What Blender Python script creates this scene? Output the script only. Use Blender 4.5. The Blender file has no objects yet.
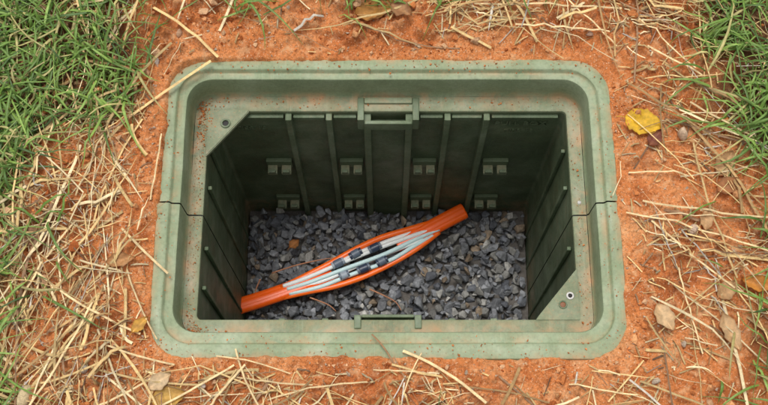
import bpy, bmesh, math, random
import numpy as np
from mathutils import Vector, Matrix
random.seed(7); rng = np.random.default_rng(11)
scene = bpy.context.scene
COL = scene.collection

# ------------------------------------------------------------ noise helpers
_perm = np.random.default_rng(5).random((512, 512))
def vnoise(x, y, s=0):
    x = np.asarray(x, float) + 37.13*s; y = np.asarray(y, float) + 91.7*s
    xi = np.floor(x).astype(int); yi = np.floor(y).astype(int)
    fx = x-xi; fy = y-yi
    fx = fx*fx*(3-2*fx); fy = fy*fy*(3-2*fy)
    a = _perm[xi % 512, yi % 512]; b = _perm[(xi+1) % 512, yi % 512]
    c = _perm[xi % 512, (yi+1) % 512]; d = _perm[(xi+1) % 512, (yi+1) % 512]
    return (a*(1-fx)+b*fx)*(1-fy)+(c*(1-fx)+d*fx)*fy
def fbm(x, y, o=4, s=0):
    v = 0; a = .5; t = 0
    for i in range(o):
        v = v+a*vnoise(x*2**i, y*2**i, s+i*3); t += a; a *= .5
    return v/t
def sstep(a, b, x):
    t = np.clip((x-a)/(b-a), 0, 1); return t*t*(3-2*t)

OX, OYB, OYF = .328, .227, -.226
def rim_dist(x, y):
    cx, cy = 0, (OYB+OYF)/2; hx = OX; hy = (OYB-OYF)/2; r = .055
    qx = np.abs(x-cx)-hx+r; qy = np.abs(y-cy)-hy+r
    return np.hypot(np.maximum(qx, 0), np.maximum(qy, 0))+np.minimum(np.maximum(qx, qy), 0)-r

def grass_amt(x, y):
    x = np.asarray(x, float); y = np.asarray(y, float)
    n = fbm(x*14, y*14, 3, 4)-.5
    thr = .352+np.maximum(0, .16-y)*1.35
    gl = sstep(-.03, .05, (-x)-thr+n*.16)
    pl = sstep(.03, .12, (-x)-.47+n*.3)*.6*(y < .02)
    thr2 = .455+np.clip(.3-y, 0, .3)*.25
    gr = sstep(-.02, .05, x-thr2+n*.12)*(y > -.0)
    gr2 = sstep(.02, .09, x-.50+n*.3)*.6*(y <= 0)
    far = sstep(.38, .5, np.abs(y)+n*.2)*.8
    top = sstep(.04, .10, y-.30+n*.35)*.3
    return np.clip(np.maximum.reduce([gl, pl, gr, gr2, far, top]), 0, 1)

def gh(x, y):
    x = np.asarray(x, float); y = np.asarray(y, float)
    d = rim_dist(x, y)
    k = sstep(.0, .045, d)
    h = (fbm(x*6, y*6, 3, 1)-.5)*.024*sstep(0, .12, d)
    h = h+(fbm(x*34, y*34, 3, 2)-.5)*(.009+.012*k)
    cl = fbm(x*85, y*85, 3, 8)
    h = h+np.maximum(cl-.47, 0)*(.018+.022*k)*(.4+.9*sstep(.4, .62, fbm(x*11, y*11, 2, 41)))
    h = h+(fbm(x*260, y*260, 2, 19)-.5)*.0024
    h = h + sstep(.10, .30, y)*.006
    base = -.0042+.006*sstep(0, .05, d)
    base = base + .006*sstep(.5, .66, fbm(x*9, y*9, 2, 21))*(1-sstep(.0, .05, np.abs(d)))
    base = base + .0035*sstep(-.05, -.25, x)*sstep(.0, .15, y)*(1-sstep(.0, .05, np.abs(d)))
    return h+base

# ------------------------------------------------------------ mesh helpers
def new_mesh(name, verts, faces, cols=None, mat=None, smooth=True, parent=None):
    me = bpy.data.meshes.new(name)
    me.from_pydata([tuple(v) for v in verts] if not isinstance(verts, np.ndarray) else verts.tolist(), [],
                   faces if not isinstance(faces, np.ndarray) else faces.tolist())
    if cols is not None:
        at = me.color_attributes.new("Col", 'FLOAT_COLOR', 'POINT')
        c = np.ones((len(verts), 4), np.float32); c[:, :3] = np.asarray(cols)[:, :3]
        at.data.foreach_set("color", c.ravel())
    me.polygons.foreach_set("use_smooth", [smooth]*len(me.polygons))
    me.update()
    ob = bpy.data.objects.new(name, me); COL.objects.link(ob)
    if mat: me.materials.append(mat)
    if parent: ob.parent = parent
    return ob
def empty(name):
    e = bpy.data.objects.new(name, None); COL.objects.link(e); e.empty_display_size = .1; return e

# ------------------------------------------------------------ materials
class NT:
    def __init__(s, name):
        s.m = bpy.data.materials.new(name); s.m.use_nodes = True
        s.t = s.m.node_tree; s.n = s.t.nodes; s.l = s.t.links
        s.b = s.n["Principled BSDF"]; s.tc = s.n.new("ShaderNodeTexCoord")
        s.co = s.tc.outputs["Object"]
    def noise(s, scale, detail=4, rough=.55, dist=0):
        n = s.n.new("ShaderNodeTexNoise"); n.inputs["Scale"].default_value = scale
        n.inputs["Detail"].default_value = detail; n.inputs["Roughness"].default_value = rough
        n.inputs["Distortion"].default_value = dist
        s.l.new(s.co, n.inputs["Vector"]); return n.outputs["Fac"]
    def ramp(s, src, stops):
        r = s.n.new("ShaderNodeValToRGB"); e = r.color_ramp.elements
        while len(e) < len(stops): e.new(.5)
        for i, (p, c) in enumerate(stops):
            e[i].position = p; e[i].color = (c[0], c[1], c[2], 1) if not isinstance(c, (int, float)) else (c, c, c, 1)
        s.l.new(src, r.inputs[0]); return r.outputs[0]
    def mix(s, f, a, b, mode='MIX'):
        m = s.n.new("ShaderNodeMix"); m.data_type = 'RGBA'; m.blend_type = mode
        for sock, v in ((m.inputs[0], f), (m.inputs[6], a), (m.inputs[7], b)):
            if hasattr(v, "is_linked"): s.l.new(v, sock)
            elif isinstance(v, (int, float)): sock.default_value = v
            else: sock.default_value = (*v, 1)
        return m.outputs[2]
    def math(s, op, a, b=0):
        m = s.n.new("ShaderNodeMath"); m.operation = op
        for k, v in ((0, a), (1, b)):
            if hasattr(v, "is_linked"): s.l.new(v, m.inputs[k])
            else: m.inputs[k].default_value = v
        return m.outputs[0]
    def attr(s):
        a = s.n.new("ShaderNodeAttribute"); a.attribute_name = "Col"; return a.outputs["Color"]
    def normalz(s):
        g = s.n.new("ShaderNodeNewGeometry"); x = s.n.new("ShaderNodeSeparateXYZ")
        s.l.new(g.outputs["Normal"], x.inputs[0]); return x.outputs[2]
    def bump(s, src, st, dist):
        b = s.n.new("ShaderNodeBump"); b.inputs["Strength"].default_value = st
        b.inputs["Distance"].default_value = dist; s.l.new(src, b.inputs["Height"])
        if s.b.inputs["Normal"].is_linked:
            s.l.new(s.b.inputs["Normal"].links[0].from_socket, b.inputs["Normal"])
        s.l.new(b.outputs[0], s.b.inputs["Normal"])
    def out(s, col, rough=.8, spec=.3):
        if hasattr(col, "is_linked"): s.l.new(col, s.b.inputs["Base Color"])
        else: s.b.inputs["Base Color"].default_value = (*col, 1)
        if hasattr(rough, "is_linked"): s.l.new(rough, s.b.inputs["Roughness"])
        else: s.b.inputs["Roughness"].default_value = rough
        s.b.inputs["Specular IOR Level"].default_value = spec
        return s.m

SOILA, SOILB, SOILC = (.42, .118, .034), (.64, .225, .072), (.74, .36, .155)
def soil_mat():
    m = NT("clay_soil")
    c = m.ramp(m.noise(9, 6, .6), [(.3, SOILA), (.5, SOILB), (.72, SOILC)])
    f = m.ramp(m.noise(260, 5, .7), [(.3, .42), (.5, .97), (.75, 1.3)])
    c = m.mix(1.0, c, f, 'MULTIPLY')
    c = m.mix(m.ramp(m.noise(60, 5, .65, .4), [(.52, 0), (.66, .5)]), c, (.80, .48, .25))
    c = m.mix(m.ramp(m.noise(23, 5, .65, .6), [(.54, 0), (.68, .55)]), c, (.36, .09, .025))
    c = m.mix(m.ramp(m.noise(420, 2, .5), [(.62, 0), (.68, .6)]), c, (.76, .60, .42))
    a = m.attr()
    c = m.mix(m.ramp(a, [(0, 0), (1, .82)]), c, (.085, .05, .026))
    m.bump(m.noise(420, 6, .7), .8, .003)
    m.bump(m.noise(1300, 3, .7), .6, .0008)
    return m.out(c, .95, .15)
SOIL = soil_mat()
def clod_mat():
    m = NT("clay_clod")
    c = m.mix(1, m.attr(), m.ramp(m.noise(400, 4, .7), [(.3, .6), (.7, 1.2)]), 'MULTIPLY')
    m.bump(m.noise(600, 5, .7), .8, .0016)
    return m.out(c, .95, .15)
CLOD = clod_mat()

def plastic(name, base, dark, pale, dust, dustamt, scr=.5, grime=.0):
    m = NT(name)
    c = m.ramp(m.noise(12, 7, .62, .3), [(.30, dark), (.5, base), (.72, pale)])
    c = m.mix(1, c, m.ramp(m.noise(190, 5, .7), [(.28, .78), (.5, 1), (.75, 1.12)]), 'MULTIPLY')
    for rot, th in ((.5, .63), (-1.1, .66)):
        st = m.n.new("ShaderNodeMapping"); st.inputs["Scale"].default_value = (300, 16, 60)
        st.inputs["Rotation"].default_value = (0, 0, rot); m.l.new(m.co, st.inputs[0])
        sn = m.n.new("ShaderNodeTexNoise"); sn.inputs["Scale"].default_value = 1; sn.inputs["Detail"].default_value = 3
        m.l.new(st.outputs[0], sn.inputs["Vector"])
        c = m.mix(m.ramp(sn.outputs["Fac"], [(th, 0), (th+.06, scr)]), c, pale)
    if grime: c = m.mix(m.ramp(m.noise(34, 8, .75, .8), [(.54, 0), (.70, grime)]), c, (.095, .088, .050))
    nz = m.ramp(m.normalz(), [(.2, .25), (.9, 1)])
    d = m.ramp(m.noise(26, 8, .78, .5), [(.57-.10*dustamt, 0), (.76, .8)])
    d2 = m.ramp(m.noise(300, 3, .6), [(.58, 0), (.68, .7)])
    dd = m.math('MAXIMUM', d, m.math('MULTIPLY', d2, .8*dustamt))
    f = m.math('MULTIPLY', m.math('MULTIPLY', dd, nz), min(1, .35+dustamt*.5))
    ed = m.math('MULTIPLY', m.ramp(m.attr(), [(0, 0), (1, 1)]), m.ramp(m.noise(21, 9, .74, .4), [(.44, 0), (.64, 1)]))
    f = m.math('MAXIMUM', f, m.math('MULTIPLY', ed, .8))
    c = m.mix(f, c, dust)
    m.bump(m.noise(330, 4, .65), .25, .0008)
    m.bump(m.noise(40, 3, .5), .2, .002)
    return m.out(c, m.ramp(m.noise(30, 4), [(.3, .42), (.7, .7)]), .4)
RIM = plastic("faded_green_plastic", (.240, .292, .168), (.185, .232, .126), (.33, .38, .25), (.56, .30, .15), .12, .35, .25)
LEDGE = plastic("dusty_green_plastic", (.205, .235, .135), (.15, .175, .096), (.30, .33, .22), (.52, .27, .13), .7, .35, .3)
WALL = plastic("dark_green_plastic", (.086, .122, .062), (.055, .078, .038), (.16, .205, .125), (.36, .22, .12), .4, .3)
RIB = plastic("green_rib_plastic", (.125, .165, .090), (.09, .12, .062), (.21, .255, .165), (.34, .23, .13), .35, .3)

def simple(name, col, rough=.6, var=.25, scale=60, bump=.3):
    m = NT(name)
    c = m.mix(1, col, m.ramp(m.noise(scale, 5, .65), [(.28, 1-var), (.7, 1+var*.5)]), 'MULTIPLY')
    m.bump(m.noise(scale*6, 3), bump, .0006)
    return m.out(c, rough, .4)
def dusty(name, col, rough=.45, dust=(.33, .2, .12), amt=.6, spec=.45, fine=.6):
    m = NT(name)
    c = m.mix(m.ramp(m.noise(90, 6, .7), [(.52, 0), (.76, amt)]), col, dust)
    c = m.mix(m.ramp(m.noise(240, 5, .75), [(.60, 0), (.70, amt*fine)]), c, (.20, .09, .045))
    m.bump(m.noise(120, 3), .15, .0006)
    return m.out(c, rough, spec)
def attrmat(name, rough=.7, scale=300, lo=.7, spec=.3, bump=.3, trans=False):
    m = NT(name)
    c = m.mix(1, m.attr(), m.ramp(m.noise(scale, 4, .65), [(.3, lo), (.72, 1.15)]), 'MULTIPLY')
    m.bump(m.noise(scale*2, 3), bump, .0007)
    mat = m.out(c, rough, spec)
    if trans:
        tr = m.n.new("ShaderNodeBsdfTranslucent"); m.l.new(c, tr.inputs[0])
        ms = m.n.new("ShaderNodeMixShader"); ms.inputs[0].default_value = .25
        o = m.n["Material Output"]
        m.l.new(m.b.outputs[0], ms.inputs[1]); m.l.new(tr.outputs[0], ms.inputs[2]); m.l.new(ms.outputs[0], o.inputs[0])
    return mat
STRAW = attrmat("dry_straw_fibre", .65, 260, .7)
GRASS = attrmat("grass_blade", .45, 200, .75, .4, .2, True)
STONE = attrmat("crushed_stone", .75, 170, .5, .35, .8)
LEAF = attrmat("dead_leaf", .6, 120, .6, .35, .6, True)

# ------------------------------------------------------------ ground sheet
def axis(a, b, st):
    core = np.arange(a, b, st); s = st; v = core[-1]; up = []
    while v < 60: s *= 1.22; v += s; up.append(v)
    s = st; v = core[0]; dn = []
    while v > -60: s *= 1.22; v -= s; dn.append(v)
    return np.array(dn[::-1]+core.tolist()+up)
ax = axis(-.66, .66, .0023); ay = axis(-.34, .40, .0023)
X, Y = np.meshgrid(ax, ay)
D = rim_dist(X, Y)
Z = gh(X, Y)
far = np.hypot(X, Y)
Z = np.where(far > 3, Z+(fbm(X*.15, Y*.15, 3, 3)-.5)*.8*sstep(3, 20, far), Z)
nx, ny = len(ax), len(ay)
idx = np.arange(nx*ny).reshape(ny, nx)
keepv = D > -.0105
q = np.stack([idx[:-1, :-1], idx[:-1, 1:], idx[1:, 1:], idx[1:, :-1]], -1).reshape(-1, 4)
q = q[keepv.ravel()[q].all(1)]
used = np.unique(q); remap = -np.ones(nx*ny, int); remap[used] = np.arange(len(used))
V = np.stack([X.ravel(), Y.ravel(), Z.ravel()], -1)[used]
dd = rim_dist(V[:, 0], V[:, 1])
V[:, 2] -= .014*(1-sstep(-.0095, -.002, dd))
g = grass_amt(V[:, 0], V[:, 1])
new_mesh("ground", V, remap[q], np.stack([g, g, g], -1), SOIL)

# ------------------------------------------------------------ small solids
def hull_templates(n, pts, flat=.75):
    out = []
    for i in range(n):
        bm = bmesh.new()
        for k in range(pts):
            v = Vector((random.gauss(0, 1), random.gauss(0, 1), random.gauss(0, 1))).normalized()
            s = random.uniform(.8, 1)
            bm.verts.new((v.x*s*random.uniform(.95, 1.05), v.y*s*.85, v.z*s*flat))
        bmesh.ops.convex_hull(bm, input=bm.verts)
        bmesh.ops.delete(bm, geom=[v for v in bm.verts if not v.link_faces], context='VERTS')
        if 9 < pts < 16:
            bmesh.ops.bevel(bm, geom=bm.edges[:], offset=.05, segments=1, affect='EDGES')
        bmesh.ops.triangulate(bm, faces=bm.faces[:])
        bm.verts.index_update()
        out.append((np.array([v.co[:] for v in bm.verts]), np.array([[v.index for v in f.verts] for f in bm.faces])))
        bm.free()
    return out
def randrot():
    qn = rng.normal(size=4); qn /= np.linalg.norm(qn); w, x, y, z = qn
    return np.array([[1-2*(y*y+z*z), 2*(x*y-z*w), 2*(x*z+y*w)], [2*(x*y+z*w), 1-2*(x*x+z*z), 2*(y*z-x*w)], [2*(x*z-y*w), 2*(y*z+x*w), 1-2*(x*x+y*y)]])
class Acc:
    def __init__(s): s.v = []; s.f = []; s.c = []; s.n = 0
    def add(s, v, f, c):
        s.v.append(v); s.f.extend((np.asarray(f)+s.n).tolist()); s.n += len(v)
        s.c.append(np.tile(np.asarray(c, float)[:3], (len(v), 1)) if np.ndim(c) == 1 else c)
    def obj(s, name, mat, smooth=True, parent=None):
        return new_mesh(name, np.concatenate(s.v), s.f, np.concatenate(s.c), mat, smooth, parent)

T = hull_templates(28, 11, .75)
A = Acc()
def stonecol():
    r = random.random(); k = random.uniform(.55, 1.35)
    if r < .55: c = (.275, .282, .298)
    elif r < .78: c = (.35, .34, .315)
    elif r < .89: c = (.19, .20, .225)
    elif r < .955: c = (.36, .27, .185)
    else: c = (.54, .52, .48)
    return np.array(c)*k
GZ = -.500
for lay, (z0, sp) in enumerate(((-.022, .0165), (-.013, .0155), (-.003, .0175), (.006, .030))):
    for gx in np.arange(-.255, .2551, sp):
        for gy in np.arange(-.148, .158, sp):
            if lay == 2 and random.random() < .12: continue
            if lay == 3 and random.random() < .4: continue
            x = gx+random.uniform(-1, 1)*sp*.45; y = gy+random.uniform(-1, 1)*sp*.45
            r = random.choice((.0072, .0088, .0102, .0118, .0135, .0155))*random.uniform(.85, 1.15)
            if lay == 3: r = random.choice((.005, .0065, .012, .0145))
            t, f = T[random.randrange(28)]
            z = GZ+z0+random.uniform(-.004, .004)+float(fbm(x*12, y*12, 2, 6)-.5)*.012
            lim = .2655-r*.8; x = max(-lim, min(lim, x)); y = max(-.153+r*.8, min(.165-r*.8, y))
            A.add((t*r*np.array([random.uniform(.85, 1.3), 1, random.uniform(.75, 1.1)]))@randrot().T+np.array([x, y, z]), f, stonecol())
gb = A.obj("gravel", STONE, False)
bx = simple("gravel_fines", (.14, .125, .11), .95, .4, 200)
fl = new_mesh("gravel_fines_bed", [(-.2655, -.154, GZ-.022), (.2655, -.154, GZ-.022), (.2655, .166, GZ-.022), (-.2655, .166, GZ-.022)], [(0, 1, 2, 3)], None, bx)
fl.parent = gb

T2 = hull_templates(16, 9, .7); T3 = hull_templates(12, 18, .75)
A = Acc(); n = 0
while n < 12500:
    x = random.uniform(-.64, .64); y = random.uniform(-.34, .40)
    d = float(rim_dist(x, y))
    if d < .002: continue
    dens = float(fbm(x*12, y*12, 2, 9))
    if random.random() > sstep(.35, .62, dens)*.88+.12: continue
    n += 1
    big = n % 18 == 0
    r = min(.010, .003+random.expovariate(1/.0022)) if big else min(.005, .0009+random.expovariate(1/.0010))
    if big and d < r*1.2: continue
    t, f = random.choice(T3) if big else T2[random.randrange(16)]
    c = np.array(random.choice((SOILA, SOILB, SOILB, SOILB, SOILC, (.74, .44, .24), (.6, .48, .35) if not big else SOILC)))*random.uniform(.7, 1.12)
    A.add((t*r)@randrot().T+np.array([x, y, float(gh(x, y))+r*.2]), f, c)
A.obj("soil_clods", CLOD, False)

A = Acc()
for i in range(1900):
    k = random.random()
    if k < .30: x, y, z = random.uniform(-.325, .325), random.choice((random.uniform(.200, .226), random.uniform(-.225, -.192))), .0008
    elif k < .42: x, y, z = random.choice((-1, 1))*random.uniform(.300, .327), random.uniform(-.2, .2), .0008
    elif k < .65: x, y, z = random.uniform(-.290, -.275)if random.random() < .7 else random.uniform(.275, .290), random.uniform(-.17, .18), -.0592
    elif k < .8: x, y, z = -.288+abs(random.gauss(0, .012)), .188-abs(random.gauss(0, .03)), -.0592
    elif k < .9: x, y, z = -.285+abs(random.gauss(0, .02)), -.178+abs(random.gauss(0, .007)), -.0592
    else: x, y, z = random.uniform(-.27, .27), random.uniform(.173, .19), -.0592
    if rim_dist(x, y) > -.002: continue
    if z < -.01 and (abs(x) < .274 and -.157 < y < .169) and not (x < 0 and y > .12 and (-x-.21)*.077+(y-.092)*.064 > .0052): continue
    r = min(.0026, .0005+random.expovariate(1/.0005)); t, f = T2[random.randrange(16)]
    A.add((t*r)@randrot().T+np.array([x, y, z+r*.4]), f, np.array(SOILB)*random.uniform(.6, 1.2))
CRUMB = A

# ------------------------------------------------------------ blades (straw & grass)
def blade(A, x, y, L, ang, w, curve, z0, rise, tipdrop, col, segs=7, taper=True, fold=.25, kink=None):
    pts = []; a = ang; px, py = x, y
    st = L/segs
    for i in range(segs+1):
        t = i/segs; pts.append((px, py, t))
        if kink and abs(t-kink[0]) < .5/segs: a += kink[1]
        a += curve/segs; px += math.cos(a)*st; py += math.sin(a)*st
    P = np.array(pts); H = gh(P[:, 0], P[:, 1])
    dd = rim_dist(P[:, 0], P[:, 1]); H = np.where(dd < 0.004, np.maximum(H, .0015), H)
    H = np.maximum(H, np.linspace(H[0], H[-1], len(H)))*.7+H*.3
    t = P[:, 2]
    zz = H+z0+rise*(np.sin(np.pi*np.clip(t, 0, 1)*.9))*(1-tipdrop*t*.3)
    vs = []; cs = []
    for i in range(segs+1):
        j = min(i, segs-1); dx = P[j+1, 0]-P[j, 0]; dy = P[j+1, 1]-P[j, 1]; l = math.hypot(dx, dy)+1e-9
        nx_, ny_ = -dy/l, dx/l
        ww = w*.5*((1-t[i]**2*.92)*(.55+.45*min(1, t[i]*4)) if taper else 1)
        vs += [(P[i, 0]+nx_*ww, P[i, 1]+ny_*ww, zz[i]), (P[i, 0], P[i, 1], zz[i]+ww*2*fold), (P[i, 0]-nx_*ww, P[i, 1]-ny_*ww, zz[i]+ww*.1)]
        k = 1+.15*math.sin(i*2.1+x*90)
        cs += [np.array(col)*k*.9, np.array(col)*k*1.08, np.array(col)*k*.95]
    fs = []
    for i in range(segs):
        b = i*3; fs += [(b, b+3, b+4, b+1), (b+1, b+4, b+5, b+2)]
    A.v.append(np.array(vs)); A.c.append(np.array(cs)); A.f.extend([tuple(np.array(f)+A.n) for f in fs]); A.n += len(vs)

def strawcol():
    k = random.uniform(.6, 1.2); r = random.random()
    c = (.66, .46, .20) if r < .45 else (.78, .62, .36) if r < .68 else (.44, .27, .11) if r < .85 else (.27, .155, .08) if r < .95 else (.55, .49, .40)
    return np.array(c)*k
def grasscol():
    k = random.uniform(.65, 1.25); r = random.random()
    c = (.15, .26, .045) if r < .48 else (.24, .37, .075) if r < .76 else (.085, .165, .03) if r < .87 else (.48, .42, .16)
    return np.array(c)*k
def straw_dens(x, y):
    n = float(fbm(x*11, y*11, 3, 13)); v = .02
    if x < -.30: v = max(v, (.12+.88*float(sstep(.335, .43, -x)))*(1 if y < .14 else .35))
    if y > .262 and .08 < x < .40: v = max(v, .75)
    if x > .345: v = max(v, .15)
    if x > .40 and y > .06: v = max(v, .28)
    if x > .36 and -.09 < y < .0: v = max(v, .40)
    if y < -.24: v = max(v, .22)
    if y < -.24 and -.25 < x < .1: v = max(v, .42)
    if y > .4 or y < -.33: v = max(v, .4)
    return v*(.15+1.6*float(sstep(.40, .62, n)))
def clear(x, y, L, a, c):
    lim = .0035 if random.random() > .06 else -.012
    for t in (0, .33, .66, 1):
        aa = a+c*t*.5
        if float(rim_dist(x+math.cos(aa)*L*t, y+math.sin(aa)*L*t)) < lim: return False
    return True
A = Acc(); n = 0
while n < 1900:
    x = random.uniform(-.70, .70); y = random.uniform(-.40, .48)
    if random.random() > straw_dens(x, y): continue
    L = random.choice((.03, .05, .07, .10, .14, .19))*random.uniform(.7, 1.25)
    a = random.uniform(0, 2*math.pi)
    if x < -.3 and random.random() < .5: a = random.choice((0, math.pi))+random.gauss(1.15, .4)
    if x > .3 and random.random() < .45: a = random.gauss(-.4, .3)
    c = random.gauss(0, .3)
    if not clear(x, y, L, a, c): continue
    n += 1
    kink = (random.uniform(.3, .7), random.gauss(0, .6)) if random.random() < .2 else None
    blade(A, x, y, L, a, random.choice((.0010, .0013, .0016, .0021, .0028, .0042)), c, .001+random.random()*.009, random.random()*.008, .5, strawcol(), 7, random.random() < .5, kink=kink)
n = 0
while n < 3600:
    x = random.uniform(-.68, .68); y = random.uniform(-.36, .43)
    if random.random() > straw_dens(x, y)*1.3+.05: continue
    L = random.uniform(.005, .03); a = random.uniform(0, 6.28)
    if not clear(x, y, L, a, 0): continue
    n += 1
    blade(A, x, y, L, a, random.uniform(.0007, .0024), 0, .001+random.random()*.003, .001, 0, strawcol()*random.choice((1, 1, .6)), 3, False)
for (x0, y0, x1, y1, w, c) in (
    (-.372, -.042, -.303, -.108, .0034, .1), (-.49, -.10, -.335, -.195, .003, .35), (-.545, .06, -.505, .135, .003, .2),
    (-.52, -.20, -.44, -.03, .003, -.3), (-.44, .005, -.40, .13, .0026, .2), (-.50, .02, -.46, .20, .0026, -.1),
    (-.335, .0, -.325, .10, .0024, .15), (-.47, -.29, -.40, -.15, .003, .2), (-.40, -.30, -.30, -.245, .0028, .2),
    (.335, -.018, .55, -.085, .0026, -.15), (.36, .0, .54, -.03, .003, .2), (.37, -.03, .50, -.15, .0028, .3),
    (.345, .045, .43, .038, .0022, 0), (.385, .24, .46, .19, .003, .2), (.36, .30, .45, .20, .0022, .1),
    (.19, .275, .33, .262, .0028, .1), (.13, .31, .35, .30, .003, .05), (.26, .33, .34, .24, .0024, .2),
    (.02, -.215, .13, -.285, .0038, -.35), (-.19, -.235, -.24, -.30, .003, .2), (-.205, -.212, -.165, -.30, .0026, .3),
    (-.205, -.25, -.10, -.262, .0022, .2), (-.16, -.28, -.02, -.255, .0022, -.2), (-.02, -.24, .05, -.245, .0018, .1),
    (-.36, -.10, -.312, -.20, .0022, .2), (-.375, -.21, -.285, -.235, .0026, .2), (-.23, -.222, -.13, -.245, .0018, -.2), (.045, -.218, .015, -.29, .0016, .3),
    (.24, -.26, .33, -.275, .002, .2), (-.30, -.29, -.205, -.235, .0028, .15), (.40, -.10, .42, -.22, .0022, .2),
    (-.47, .305, -.27, .325, .003, -.15), (.44, .15, .53, .095, .003, .1)):
    L = math.hypot(x1-x0, y1-y0); a = math.atan2(y1-y0, x1-x0)-c/2
    blade(A, x0, y0, L, a, w, c, .0055, .006, .5, np.array((.74, .55, .29))*random.uniform(.8, 1.15), 10, False, fold=.35)
blade(A, -.022, -.192, .052, -.75, .0024, -.35, .004, .003, .2, np.array((.30, .17, .08)), 10, False, fold=.4)
blade(A, .008, -.222, .075, -1.2, .0022, .2, .004, .003, .2, np.array((.34, .19, .09)), 10, True, fold=.4)
A.obj("dry_straw", STRAW)

A = Acc(); n = 0
while n < 7000:
    x = random.uniform(-.76, .76); y = random.uniform(-.46, .54)
    gg = float(grass_amt(x, y))
    if random.random() > gg*(.25+1.2*float(sstep(.3, .6, fbm(x*22, y*22, 2, 31)))): continue
    L = random.choice((.03, .045, .06, .085, .11))*random.uniform(.7, 1.2)
    a = random.uniform(0, 6.28); c = random.gauss(0, .7)
    if float(rim_dist(x+math.cos(a)*L, y+math.sin(a)*L)) < .004 or float(rim_dist(x, y)) < .012: continue
    n += 1
    blade(A, x, y, L, a, random.uniform(.0020, .0050), c, .001+random.random()*.012, random.uniform(.005, .028), random.random()*2.4, grasscol(), 6, True, fold=.3)
A.obj("grass", GRASS)

# ------------------------------------------------------------ leaves
def leaf(name, x, y, L, W, ang, col, curl=.25, point=1.0, z=.004, col2=None):
    nu, nv = 15, 9; vs = []; cs = []
    col = np.array(col); c2 = np.array(col2) if col2 is not None else col*.6
    ph = random.random()*6
    for i in range(nu):
        t = i/(nu-1); wd = W*.5*(math.sin(math.pi*t**(.85 if point else 1))**(.62 if point < 1 else .95)+.02)
        wd *= 1+.09*math.sin(t*19+ph)+.05*math.sin(t*43+ph)
        for j in range(nv):
            s = (j/(nv-1)-.5)*2
            lx = (t-.5)*L; ly = wd*s
            h = curl*W*(.35*s*s+.10*math.sin(5*t+ph)*s+.22*math.sin(3.2*t+ph)) + (-.0008 if j == nv//2 else 0)
            h += .0012*abs(math.sin(t*16+abs(s)*3))*(abs(s))
            X_ = x+math.cos(ang)*lx-math.sin(ang)*ly; Y_ = y+math.sin(ang)*lx+math.cos(ang)*ly
            vs.append((X_, Y_, h))
            m = .5+.5*math.sin(t*9+ph*2+s*3)
            cc = col*(1-.35*m)+c2*.35*m
            if abs(s) > .9 or t > .93: cc = cc*.72
            if j == nv//2: cc = cc*1.2
            cs.append(cc)
    g0 = float(gh(x, y)); vs = np.array(vs)
    vs[:, 2] += np.maximum(g0, gh(vs[:, 0], vs[:, 1])*.5+g0*.5)+z
    fs = []
    for i in range(nu-1):
        for j in range(nv-1):
            b = i*nv+j; fs.append((b, b+nv, b+nv+1, b+1))
    n0 = len(vs); e = vs[nv//2]
    for k in range(4):
        t = k/3; px = e[0]-math.cos(ang+.3*t)*L*.22*t; py = e[1]-math.sin(ang+.3*t)*L*.22*t
        vs = np.vstack([vs, [[px-math.sin(ang)*.0006, py+math.cos(ang)*.0006, e[2]+.0006], [px+math.sin(ang)*.0006, py-math.cos(ang)*.0006, e[2]+.0006]]])
        cs += [col*.7, col*.7]
        if k: b = n0+(k-1)*2; fs.append((b, b+2, b+3, b+1))
    return new_mesh(name, vs, fs, np.array(cs), LEAF)
YEL = (.85, .52, .035); TAN = (.62, .38, .18); BRN = (.38, .18, .075); ORG = (.70, .29, .05); PALE = (.72, .54, .32)
leaf("fallen_leaf", .370, .120, .054, .038, -.35, YEL, .15, .5, .006, (.8, .44, .03))
for a in ((.483, .056, .045, .028, 1.0, TAN, .3, 1, BRN), (.482, .022, .036, .024, .5, (.46, .2, .08), .45, 1, BRN),
          (.374, -.170, .042, .026, -1.1, (.72, .50, .27), .25, 1, TAN), (.458, -.192, .056, .024, -1.2, TAN, .3, 1, PALE),
          (.508, -.124, .050, .022, -.3, ORG, .6, 1, BRN), (.462, -.132, .042, .024, .7, TAN, .3, 1, BRN),
          (-.495, -.055, .045, .026, -.5, (.42, .22, .12), .3, 1, BRN), (-.368, -.090, .042, .02, .15, (.58, .30, .12), .3, 1, BRN),
          (-.02, .300, .062, .036, .35, (.62, .30, .07), .35, .5, BRN), (.02, .294, .038, .026, -.6, BRN, .4, 1, TAN),
          (-.302, -.257, .035, .022, .6, PALE, .2, 1, TAN), (-.29, -.277, .045, .03, .3, (.68, .42, .10), .3, .5, BRN),
          (-.335, -.180, .030, .016, .8, (.68, .38, .07), .3, 1, BRN), (.385, .095, .030, .020, .9, (.25, .08, .05), .4, 1, BRN),
          (-.43, .325, .040, .026, .3, BRN, .4, 1, TAN), (.445, -.03, .034, .018, 1.4, TAN, .4, 1, BRN),
          (.60, -.22, .05, .03, .4, TAN, .3, 1, BRN), (-.6, .1, .05, .03, 1.4, TAN, .3, 1, BRN)):
    leaf("fallen_leaf", a[0], a[1], a[2], a[3], a[4], a[5], a[6], a[7], .009, a[8])

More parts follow.
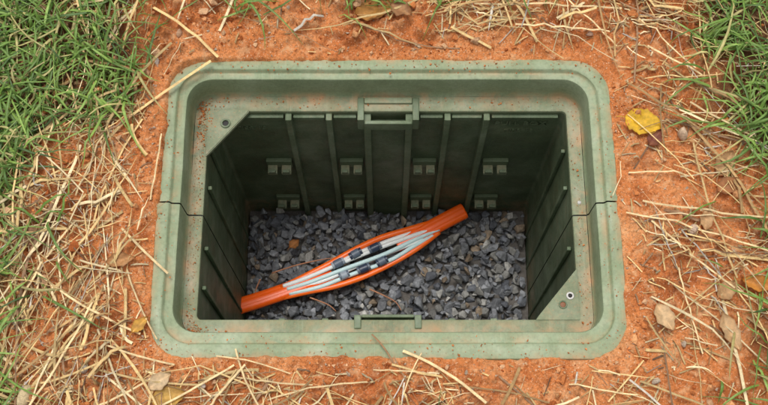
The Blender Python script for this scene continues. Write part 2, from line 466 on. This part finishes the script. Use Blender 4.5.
TP = hull_templates(5, 22, .7)
for (x, y, r, c) in ((.426, .100, .015, (.60, .43, .29)), (.424, -.045, .012, (.60, .44, .32)), (-.476, -.277, .020, (.62, .48, .28)),
                     (-.405, -.238, .009, (.46, .4, .33)), (.40, -.205, .007, (.5, .4, .3)), (.30, .262, .007, (.4, .25, .17)),
                     (-.31, .262, .008, (.5, .3, .18)), (.355, -.255, .008, (.5, .4, .3)), (-.245, -.262, .006, (.6, .5, .4)), (-.34, .215, .006, (.5, .4, .33))):
    t, f = TP[random.randrange(5)]
    ob = new_mesh("pebble", t*r*np.array([1.2, .95, .9])@randrot().T+np.array([x, y, float(gh(x, y))+r*.45]), f, np.tile(c, (len(t), 1)), CLOD, True)
    s = ob.modifiers.new("s", 'SUBSURF'); s.levels = s.render_levels = 1

# ------------------------------------------------------------ utility box
BOX = empty("underground_utility_box")
def rr(hx, yb, yf, r, z, n=10, m=12):
    pts = []
    cs = ((hx-r, yf+r, -90), (hx-r, yb-r, 0), (-hx+r, yb-r, 90), (-hx+r, yf+r, 180))
    for k, (cx, cy, a0) in enumerate(cs):
        for i in range(n+1):
            a = math.radians(a0+90*i/n); pts.append((cx+r*math.cos(a), cy+r*math.sin(a), z))
        nxt = cs[(k+1) % 4]; a = math.radians(a0+90)
        p = Vector((cx+r*math.cos(a), cy+r*math.sin(a), z)); e = Vector((nxt[0]+r*math.cos(a), nxt[1]+r*math.sin(a), z))
        for i in range(1, m): pts.append(tuple(p.lerp(e, i/m)))
    return pts
def ringmesh(name, loops, mat, gap=.0011, wob=0, dirt=None):
    n = len(loops[0]); vs = [p for l in loops for p in l]; fs = []
    for k in range(len(loops)-1):
        for i in range(n):
            j = (i+1) % n; fs.append((k*n+i, k*n+j, (k+1)*n+j, (k+1)*n+i))
    cols = np.repeat(np.array(dirt if dirt else [0]*len(loops), float), n)[:, None]*np.ones((1, 3))
    ob = new_mesh(name, vs, fs, cols, mat, True, BOX)
    bm = bmesh.new(); bm.from_mesh(ob.data)
    for yy in (-gap, gap):
        bmesh.ops.bisect_plane(bm, geom=bm.verts[:]+bm.edges[:]+bm.faces[:], plane_co=(0, yy, 0), plane_no=(0, 1, 0))
    dl = [f for f in bm.faces if abs(f.calc_center_median().y) < gap*.9]
    bmesh.ops.delete(bm, geom=dl, context='FACES')
    if wob:
        for v in bm.verts:
            d = (float(fbm(v.co.x*9+4, v.co.y*9, 2, 17))-.5)*wob
            v.co.x += d; v.co.y += d*.7
    bmesh.ops.recalc_face_normals(bm, faces=bm.faces[:])
    bm.to_mesh(ob.data); bm.free()
    md = ob.modifiers.new("es", 'EDGE_SPLIT'); md.split_angle = math.radians(40)
    return ob
rim = ringmesh("rim", [
    rr(.321, .220, -.219, .050, -.12), rr(.326, .225, -.224, .053, -.010), rr(.3275, .2265, -.2255, .054, -.004), rr(.3262, .2252, -.2242, .053, -.0012),
    rr(.323, .222, -.221, .050, 0), rr(.317, .2155, -.2135, .047, .0003), rr(.311, .2095, -.206, .044, .0006), rr(.3092, .2078, -.204, .043, -.0006), rr(.3080, .2066, -.2028, .042, -.0045),
    rr(.3060, .2050, -.2010, .041, -.0062), rr(.2985, .1980, -.1900, .037, -.0066), rr(.2962, .1958, -.1868, .036, -.0076), rr(.2952, .1948, -.1855, .035, -.0105),
    rr(.2947, .1944, -.185, .034, -.045), rr(.2945, .1942, -.185, .033, -.056), rr(.2925, .192, -.183, .030, -.0595)], RIM, wob=.003,
    dirt=[1, 1, 1, .95, .7, .2, 0, .1, .5, .6, .1, 0, 0, .1, .7, 1])
led = ringmesh("ledge", [rr(.2925, .192, -.183, .030, -.0595), rr(.285, .183, -.172, .016, -.0598), rr(.2745, .1705, -.1585, .008, -.0602), rr(.2725, .1685, -.1565, .007, -.0615), rr(.272, .168, -.156, .0065, -.066)], LEDGE,
               dirt=[1, .8, .2, 0, 0])
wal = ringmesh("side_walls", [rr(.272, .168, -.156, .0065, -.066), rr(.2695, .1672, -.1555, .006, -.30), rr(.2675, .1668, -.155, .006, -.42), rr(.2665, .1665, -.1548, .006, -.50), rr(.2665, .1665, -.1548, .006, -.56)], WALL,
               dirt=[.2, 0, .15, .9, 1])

def boxm(name, x0, x1, y0, y1, z0, z1, mat, bev=.0015, parent=BOX):
    bm = bmesh.new(); bmesh.ops.create_cube(bm, size=1)
    for v in bm.verts: v.co = Vector(((x0+x1)/2+v.co.x*(x1-x0), (y0+y1)/2+v.co.y*(y1-y0), (z0+z1)/2+v.co.z*(z1-z0)))
    if bev: bmesh.ops.bevel(bm, geom=bm.edges[:], offset=bev, segments=2, affect='EDGES', profile=.6)
    me = bpy.data.meshes.new(name); bm.to_mesh(me); bm.free(); me.materials.append(mat)
    ob = bpy.data.objects.new(name, me); COL.objects.link(ob); ob.parent = parent
    return ob
YW = .1675
for i, x in enumerate((-.152, -.090, .092, .152)):
    boxm("back_rib_%d" % i, x-.0048, x+.0048, YW-.011, YW+.004, -.56, -.068, RIB)
for i, x in enumerate((-.031, .033)):
    boxm("channel_side_%d" % i, x-.0055, x+.0055, YW-.017, YW+.004, -.56, -.070, RIB)
boxm("channel_web", -.0265, .0285, YW-.009, YW+.003, -.56, -.090, WALL)
boxm("pocket_cheek_l", -.046, -.036, YW-.016, YW+.022, -.092, -.056, RIB)
boxm("pocket_cheek_r", .038, .048, YW-.016, YW+.022, -.092, -.056, RIB)
boxm("pocket_lip", -.0355, .0375, YW-.018, YW-.012, -.090, -.066, RIB)
boxm("pocket_back", -.0355, .0375, YW+.012, YW+.0215, -.085, -.055, LEDGE)
for i, (a, b) in enumerate(((-.145, -.097), (-.083, -.048), (.050, .085), (.099, .145), (.160, .262), (-.262, -.160))):
    boxm("panel_hem_%d" % i, a, b, YW-.005, YW+.003, -.082, -.072, WALL, .001)
def hook(nm, x, y, z, w=.044):
    e = bpy.data.objects.new(nm, None); COL.objects.link(e); e.parent = BOX; e.location = (x, y, z)
    h = w/2
    def p(n_, x0, x1, y0, y1, z0, z1, m=RIB):
        return boxm(n_, x0, x1, y0, y1, z0, z1, m, .0012, e)
    p("plate", -h, h, -.006, .003, -.014, .012)
    p("lip_l", -h+.002, -.0035, -.021, -.0055, -.012, -.004, LEDGE)
    p("lip_r", .0035, h-.002, -.021, -.0055, -.012, -.004, LEDGE)
    p("tooth_l", -h+.004, -.006, -.023, -.0175, -.0045, .006)
    p("tooth_r", .006, h-.004, -.023, -.0175, -.0045, .006)
    return e
hk = 0
for z in (-.262, -.440):
    for x in (-.184, -.061, .063, .184):
        hook("hook_%d" % hk, x, YW-.0005, z, w=.044 if abs(x) > .1 else .040); hk += 1
for (x, z, s) in ((.208, -.108, .018), (.208, -.136, .015), (-.215, -.125, .015)):
    c = bpy.data.curves.new("lettering", 'FONT'); c.body = "PULL BOX" if z > -.11 else "TIER 15"; c.size = s; c.extrude = .0010; c.align_x = 'CENTER'
    o = bpy.data.objects.new("lettering", c); COL.objects.link(o); o.parent = BOX
    o.location = (x, YW-.0008, z); o.rotation_euler = (math.pi/2, 0, 0); c.materials.append(RIB)
for sx in (-1, 1):
    for i, y in enumerate((-.105, -.045, .050, .110)):
        xx = sx*.2705
        boxm("side_rib_%d" % i, min(xx, xx-sx*.006), max(xx, xx-sx*.006), y-.003, y+.003, -.56, -.078, WALL)
for i, x in enumerate((-.152, -.090, -.031, .033, .092, .152)):
    boxm("front_rib_%d" % i, x-.0048, x+.0048, -.160, -.1515, -.56, -.072, RIB)
boxm("front_cheek_l", -.048, -.038, -.170, -.150, -.092, -.0572, RIB)
boxm("front_cheek_r", .038, .048, -.170, -.150, -.092, -.0572, RIB)
boxm("front_lip", -.0375, .0375, -.1535, -.149, -.090, -.0590, RIB)
SD = simple("seam_gap_shade", (.02, .025, .018))  # near-black strips added behind the seam gap, its shade put in as colour
for sx in (-1, 1):
    boxm("seam_shade_strip", min(sx*.2725, sx*.31), max(sx*.2725, sx*.31), -.006, .006, -.13, -.0625, SD, 0)
    boxm("seam_shade_strip_rim", min(sx*.2985, sx*.325), max(sx*.2985, sx*.325), -.006, .006, -.060, -.0105, SD, 0)

def corner_plate(nm, sx, sy, yc):
    cx = sx*.274; zt = -.0588
    P = [(cx, yc), (cx-sx*.064, yc), (cx-sx*.060, yc-sy*.006), (cx-sx*.004, yc-sy*.073), (cx, yc-sy*.077)]
    bm = bmesh.new(); vs = [bm.verts.new((p[0], p[1], zt)) for p in P]
    f = bm.faces.new(vs); r = bmesh.ops.extrude_face_region(bm, geom=[f])
    for v in [g_ for g_ in r['geom'] if isinstance(g_, bmesh.types.BMVert)]: v.co.z -= .008
    bmesh.ops.recalc_face_normals(bm, faces=bm.faces[:])
    bmesh.ops.bevel(bm, geom=bm.edges[:], offset=.0012, segments=2, affect='EDGES')
    me = bpy.data.meshes.new(nm); bm.to_mesh(me); bm.free(); me.materials.append(LEDGE)
    ob = bpy.data.objects.new(nm, me); COL.objects.link(ob); ob.parent = BOX
corner_plate("corner_plate_a", -1, 1, .170); corner_plate("corner_plate_b", 1, -1, -.158)
HOLE = simple("hole_dark", (.012, .010, .008)); STEEL = simple("steel_washer", (.55, .53, .50), .4, .4, 200)
def disc_ring(nm, x, y, z, r0, r1, h, mat):
    n = 28; prof = [(r1, 0), (r1, h*.7), (r1-.0005, h), (r0+.0005, h), (r0, h*.7), (r0, -.002)]
    vs = []; fs = []
    for (r, zz) in prof:
        for i in range(n):
            a = 2*math.pi*i/n; vs.append((x+r*math.cos(a), y+r*math.sin(a), z+zz))
    for k in range(len(prof)-1):
        for i in range(n):
            j = (i+1) % n; fs.append((k*n+i, k*n+j, (k+1)*n+j, (k+1)*n+i))
    return new_mesh(nm, vs, fs, None, mat, False, BOX)
def dome(nm, x, y, z, r, h, mat):
    n = 24; vs = [(x, y, z+h)]; fs = []
    for k in range(1, 5):
        a = k/4*math.pi/2
        for i in range(n): b = 2*math.pi*i/n; vs.append((x+r*math.sin(a)*math.cos(b), y+r*math.sin(a)*math.sin(b), z+h*math.cos(a)))
    for i in range(n): fs.append((0, 1+i, 1+(i+1) % n))
    for k in range(3):
        for i in range(n): j = (i+1) % n; fs.append((1+k*n+i, 1+(k+1)*n+i, 1+(k+1)*n+j, 1+k*n+j))
    return new_mesh(nm, vs, fs, None, mat, True, BOX)
zt = -.0586
disc_ring("bolt_hole_collar", -.246, .147, zt, .0046, .0076, .0022, RIB); dome("bolt_hole_shade_cap", -.246, .147, zt, .0045, .0004, HOLE)  # plate is not pierced: a near-black cap paints the shade inside the hole
disc_ring("screw_washer", .261, -.122, zt, .0028, .0056, .0014, STEEL); dome("screw_head", .261, -.122, zt, .0036, .0022, HOLE)
disc_ring("insert_collar", .250, -.135, zt, .0042, .0062, .0012, RIB); dome("insert_hole", .250, -.135, zt, .0041, .0005, simple("rust", (.22, .09, .04)))
dome("rivet", .2835, .02, -.0597, .003, .0015, STEEL)
CRUMB.obj("soil_crumbs", CLOD, False, BOX)

# ------------------------------------------------------------ duct bundle on the gravel
CAB = empty("cable_duct_bundle")
def pt(a, b, h=0): return Vector(((a-388)*.00187, .072+(250-b)*.00196, -.473+h))
def smooth_path(P, n=60):
    P = [Vector(p) for p in P]; Q = [P[0]*2-P[1]]+P+[P[-1]*2-P[-2]]; out = []
    segs = len(P)-1; per = max(2, n//segs)
    for k in range(segs):
        a, b, c, d = Q[k:k+4]
        for i in range(per):
            t = i/per
            out.append(.5*((2*b)+(c-a)*t+(2*a-5*b+4*c-d)*t*t+(3*b-a-3*c+d)*t**3))
    out.append(P[-1]); return out
def sweep(nm, P, shape, mat, n=60, scale=None, twist=0, cap=True, parent=CAB):
    path = smooth_path(P, n); m = len(shape); vs = []; fs = []
    for i, p in enumerate(path):
        d = (path[min(i+1, len(path)-1)]-path[max(i-1, 0)]).normalized()
        side = d.cross(Vector((0, 0, 1))).normalized(); up = side.cross(d)
        t = i/(len(path)-1); s = scale(t) if scale else (1, 1); tw = twist*t
        for (a, b) in shape:
            aa = a*math.cos(tw)-b*math.sin(tw); bb = a*math.sin(tw)+b*math.cos(tw)
            vs.append(p+side*aa*s[0]+up*bb*s[1])
    for i in range(len(path)-1):
        for j in range(m):
            k = (j+1) % m; fs.append((i*m+j, i*m+k, (i+1)*m+k, (i+1)*m+j))
    if cap: fs.append(tuple(range(m))[::-1]); fs.append(tuple((len(path)-1)*m+j for j in range(m)))
    return new_mesh(nm, vs, fs, None, mat, True, parent)
def circ(r, n=16): return [(r*math.cos(2*math.pi*i/n), r*math.sin(2*math.pi*i/n)) for i in range(n)]
def lobed(w, h, lobes, n=96, dep=.14):
    out = []
    for i in range(n):
        a = 2*math.pi*i/n
        out.append((w/2*math.copysign(abs(math.cos(a))**.85, math.cos(a)), h/2*math.copysign(abs(math.sin(a))**.9, math.sin(a))*(1-dep+dep*abs(math.cos(lobes*math.cos(a)*math.pi/2)))))
    return out
ORANGE = dusty("orange_polyethylene", (1.0, .125, .006), .33, (.85, .30, .10), .3, .5, .35)
ORANGE2 = dusty("orange_microduct", (1.0, .15, .008), .33, (.85, .32, .12), .25, .5, .35)
WHITE = dusty("white_microduct", (.84, .85, .83), .4, (.6, .5, .38), .3)
CYAN = dusty("aqua_microduct", (.60, .78, .78), .4, (.6, .5, .38), .3)
GREY = dusty("grey_connector", (.12, .15, .20), .4, (.3, .24, .18), .25)
BLACK = dusty("dark_connector", (.035, .05, .09), .35, (.2, .16, .12), .25)
LG = dusty("lightgrey_connector", (.32, .37, .43), .45, (.4, .32, .25), .3)
sl = lobed(.031, .019, 3, dep=.07)
sweep("sheath_a", [pt(234, 307, -.003), pt(262, 299, 0), pt(290, 290, .003), pt(318, 280, .006), pt(334, 275, .007)], sl, ORANGE, 60,
      lambda t: (1-.2*max(0, t-.6)/.4, 1-.3*max(0, t-.6)/.4), twist=.2)
sweep("sheath_b", [pt(398, 247, .009), pt(420, 236, .009), pt(442, 224, .007), pt(466, 211, .004)], sl, ORANGE, 60,
      lambda t: (.78+.22*min(1, t*2), .8+.2*min(1, t*2)), twist=-.2)
strip = circ(.0055, 20)
fl_ = lambda t: (1, .8)
sweep("sheath_strip_a", [pt(284, 288, .006), pt(312, 275, .012), pt(334, 264, .014), pt(356, 252, .016), pt(382, 240, .015), pt(408, 232, .014), pt(436, 223, .009)], strip, ORANGE2, 70, fl_)
sweep("sheath_strip_b", [pt(280, 298, .003), pt(310, 292, .008), pt(336, 287, .009), pt(364, 278, .010), pt(392, 265, .010), pt(418, 250, .011), pt(440, 233, .007)], strip, ORANGE2, 70, fl_)
tub = circ(.0040)
tubes = [("tube_white_a", WHITE, [(286, 287, .010), (310, 279, .014), (342, 266, .018), (380, 251, .019), (412, 239, .017), (438, 229, .011)]),
         ("tube_aqua_a", CYAN, [(290, 290, .010), (314, 283, .014), (347, 271, .018), (385, 257, .018), (414, 243, .016), (440, 231, .010)]),
         ("tube_aqua_b", CYAN, [(292, 294, .008), (322, 288, .012), (354, 276, .015), (390, 263, .016), (414, 249, .014), (434, 237, .009)]),
         ("tube_white_b", WHITE, [(300, 289, .009), (330, 280, .012), (360, 267, .013), (392, 254, .014), (418, 243, .012), (436, 232, .006)]),
         ("tube_white_c", WHITE, [(300, 281, .009), (326, 272, .012), (352, 259, .016), (382, 246, .015), (412, 235, .012), (436, 226, .006)]),
         ("tube_orange_a", ORANGE2, [(306, 279, .006), (336, 266, .009), (362, 254, .010), (392, 243, .010), (420, 233, .008)]),
         ("tube_orange_b", ORANGE2, [(300, 290, .004), (335, 281, .005), (368, 271, .005), (398, 258, .005), (424, 243, .004)])]
for nm, mt, P in tubes: sweep(nm, [pt(*p) for p in P], tub, mt, 60)
def connector(nm, a, b, h, ang, body, collar, L=.025, r=.0080):
    c = pt(a, b, h); d = Vector((math.cos(ang), math.sin(ang), .05)).normalized()
    e = bpy.data.objects.new(nm, None); COL.objects.link(e); e.parent = CAB
    for k, (t0, t1, rr_, mt) in enumerate(((-.5, -.33, r*.86, collar), (-.31, .31, r, body), (.33, .5, r*.86, collar))):
        sweep("%s_part_%d" % (nm, k), [c+d*L*t0, c+d*L*(t0+(t1-t0)*.1), c+d*L*(t0+(t1-t0)*.5), c+d*L*(t0+(t1-t0)*.9), c+d*L*t1], circ(rr_, 24), mt, 16,
                  lambda t: ((.88, .88) if t < .02 or t > .98 else (1, 1)), parent=e)
connector("connector_a", 340, 266, .020, .48, GREY, LG)
connector("connector_b", 357, 257, .022, .5, GREY, BLACK)
connector("connector_c", 376, 251, .022, .45, BLACK, GREY)
connector("connector_d", 365, 271, .019, .42, BLACK, GREY)
connector("connector_e", 383, 264, .019, .48, GREY, BLACK, .022)
connector("connector_f", 346, 277, .016, .42, LG, GREY, .019)

TW = simple("twig_bark", (.48, .22, .12), .8, .3, 200)
for P in ([(274, 273, .002), (300, 266, .010), (325, 261, .012), (342, 259, .014)], [(371, 288, -.004), (382, 293, -.002), (396, 300, -.004), (402, 308, -.006)],
          [(312, 296, -.004), (330, 303, -.003), (338, 309, -.006)], [(262, 278, -.006), (258, 290, -.004), (256, 305, -.004)]):
    sweep("twig", [pt(*p) for p in P], circ(.0014, 8), TW, 30, lambda t: (1.2-.7*t, 1.2-.7*t), parent=None)
o = leaf("fallen_leaf", 0, 0, .024, .018, .7, (.60, .24, .07), .4, 1, 0, BRN)
o.location = (-.174, .086, -.474)

# ------------------------------------------------------------ light, sky, camera
EL, AZ = math.radians(78), math.radians(-30)
w = bpy.data.worlds.new("World"); scene.world = w; w.use_nodes = True
nt = w.node_tree; bg = nt.nodes["Background"]
sky = nt.nodes.new("ShaderNodeTexSky"); sky.sky_type = 'NISHITA'; sky.sun_disc = False
sky.sun_elevation = EL; sky.sun_rotation = AZ; sky.dust_density = 5; sky.air_density = 1
hs = nt.nodes.new("ShaderNodeHueSaturation"); hs.inputs["Saturation"].default_value = .12
nt.links.new(sky.outputs[0], hs.inputs["Color"]); nt.links.new(hs.outputs[0], bg.inputs[0])
bg.inputs[1].default_value = .15
sd = bpy.data.lights.new("sun", 'SUN'); sd.energy = 1.5; sd.angle = math.radians(24); sd.color = (1, .975, .93)
so = bpy.data.objects.new("sun", sd); COL.objects.link(so)
dirv = Vector((math.sin(AZ)*math.cos(EL), math.cos(AZ)*math.cos(EL), math.sin(EL)))
so.rotation_euler = dirv.to_track_quat('Z', 'Y').to_euler(); so.location = dirv*5
cd = bpy.data.cameras.new("camera"); cd.lens = 48.75; cd.sensor_width = 36; cd.clip_start = .05; cd.clip_end = 300
co = bpy.data.objects.new("camera", cd); COL.objects.link(co)
co.location = (-.0055, -.493, 1.39); co.rotation_euler = (math.radians(19.49), 0, 0)
scene.camera = co
scene.view_settings.view_transform = 'Standard'; scene.view_settings.look = 'None'; scene.view_settings.exposure = 0
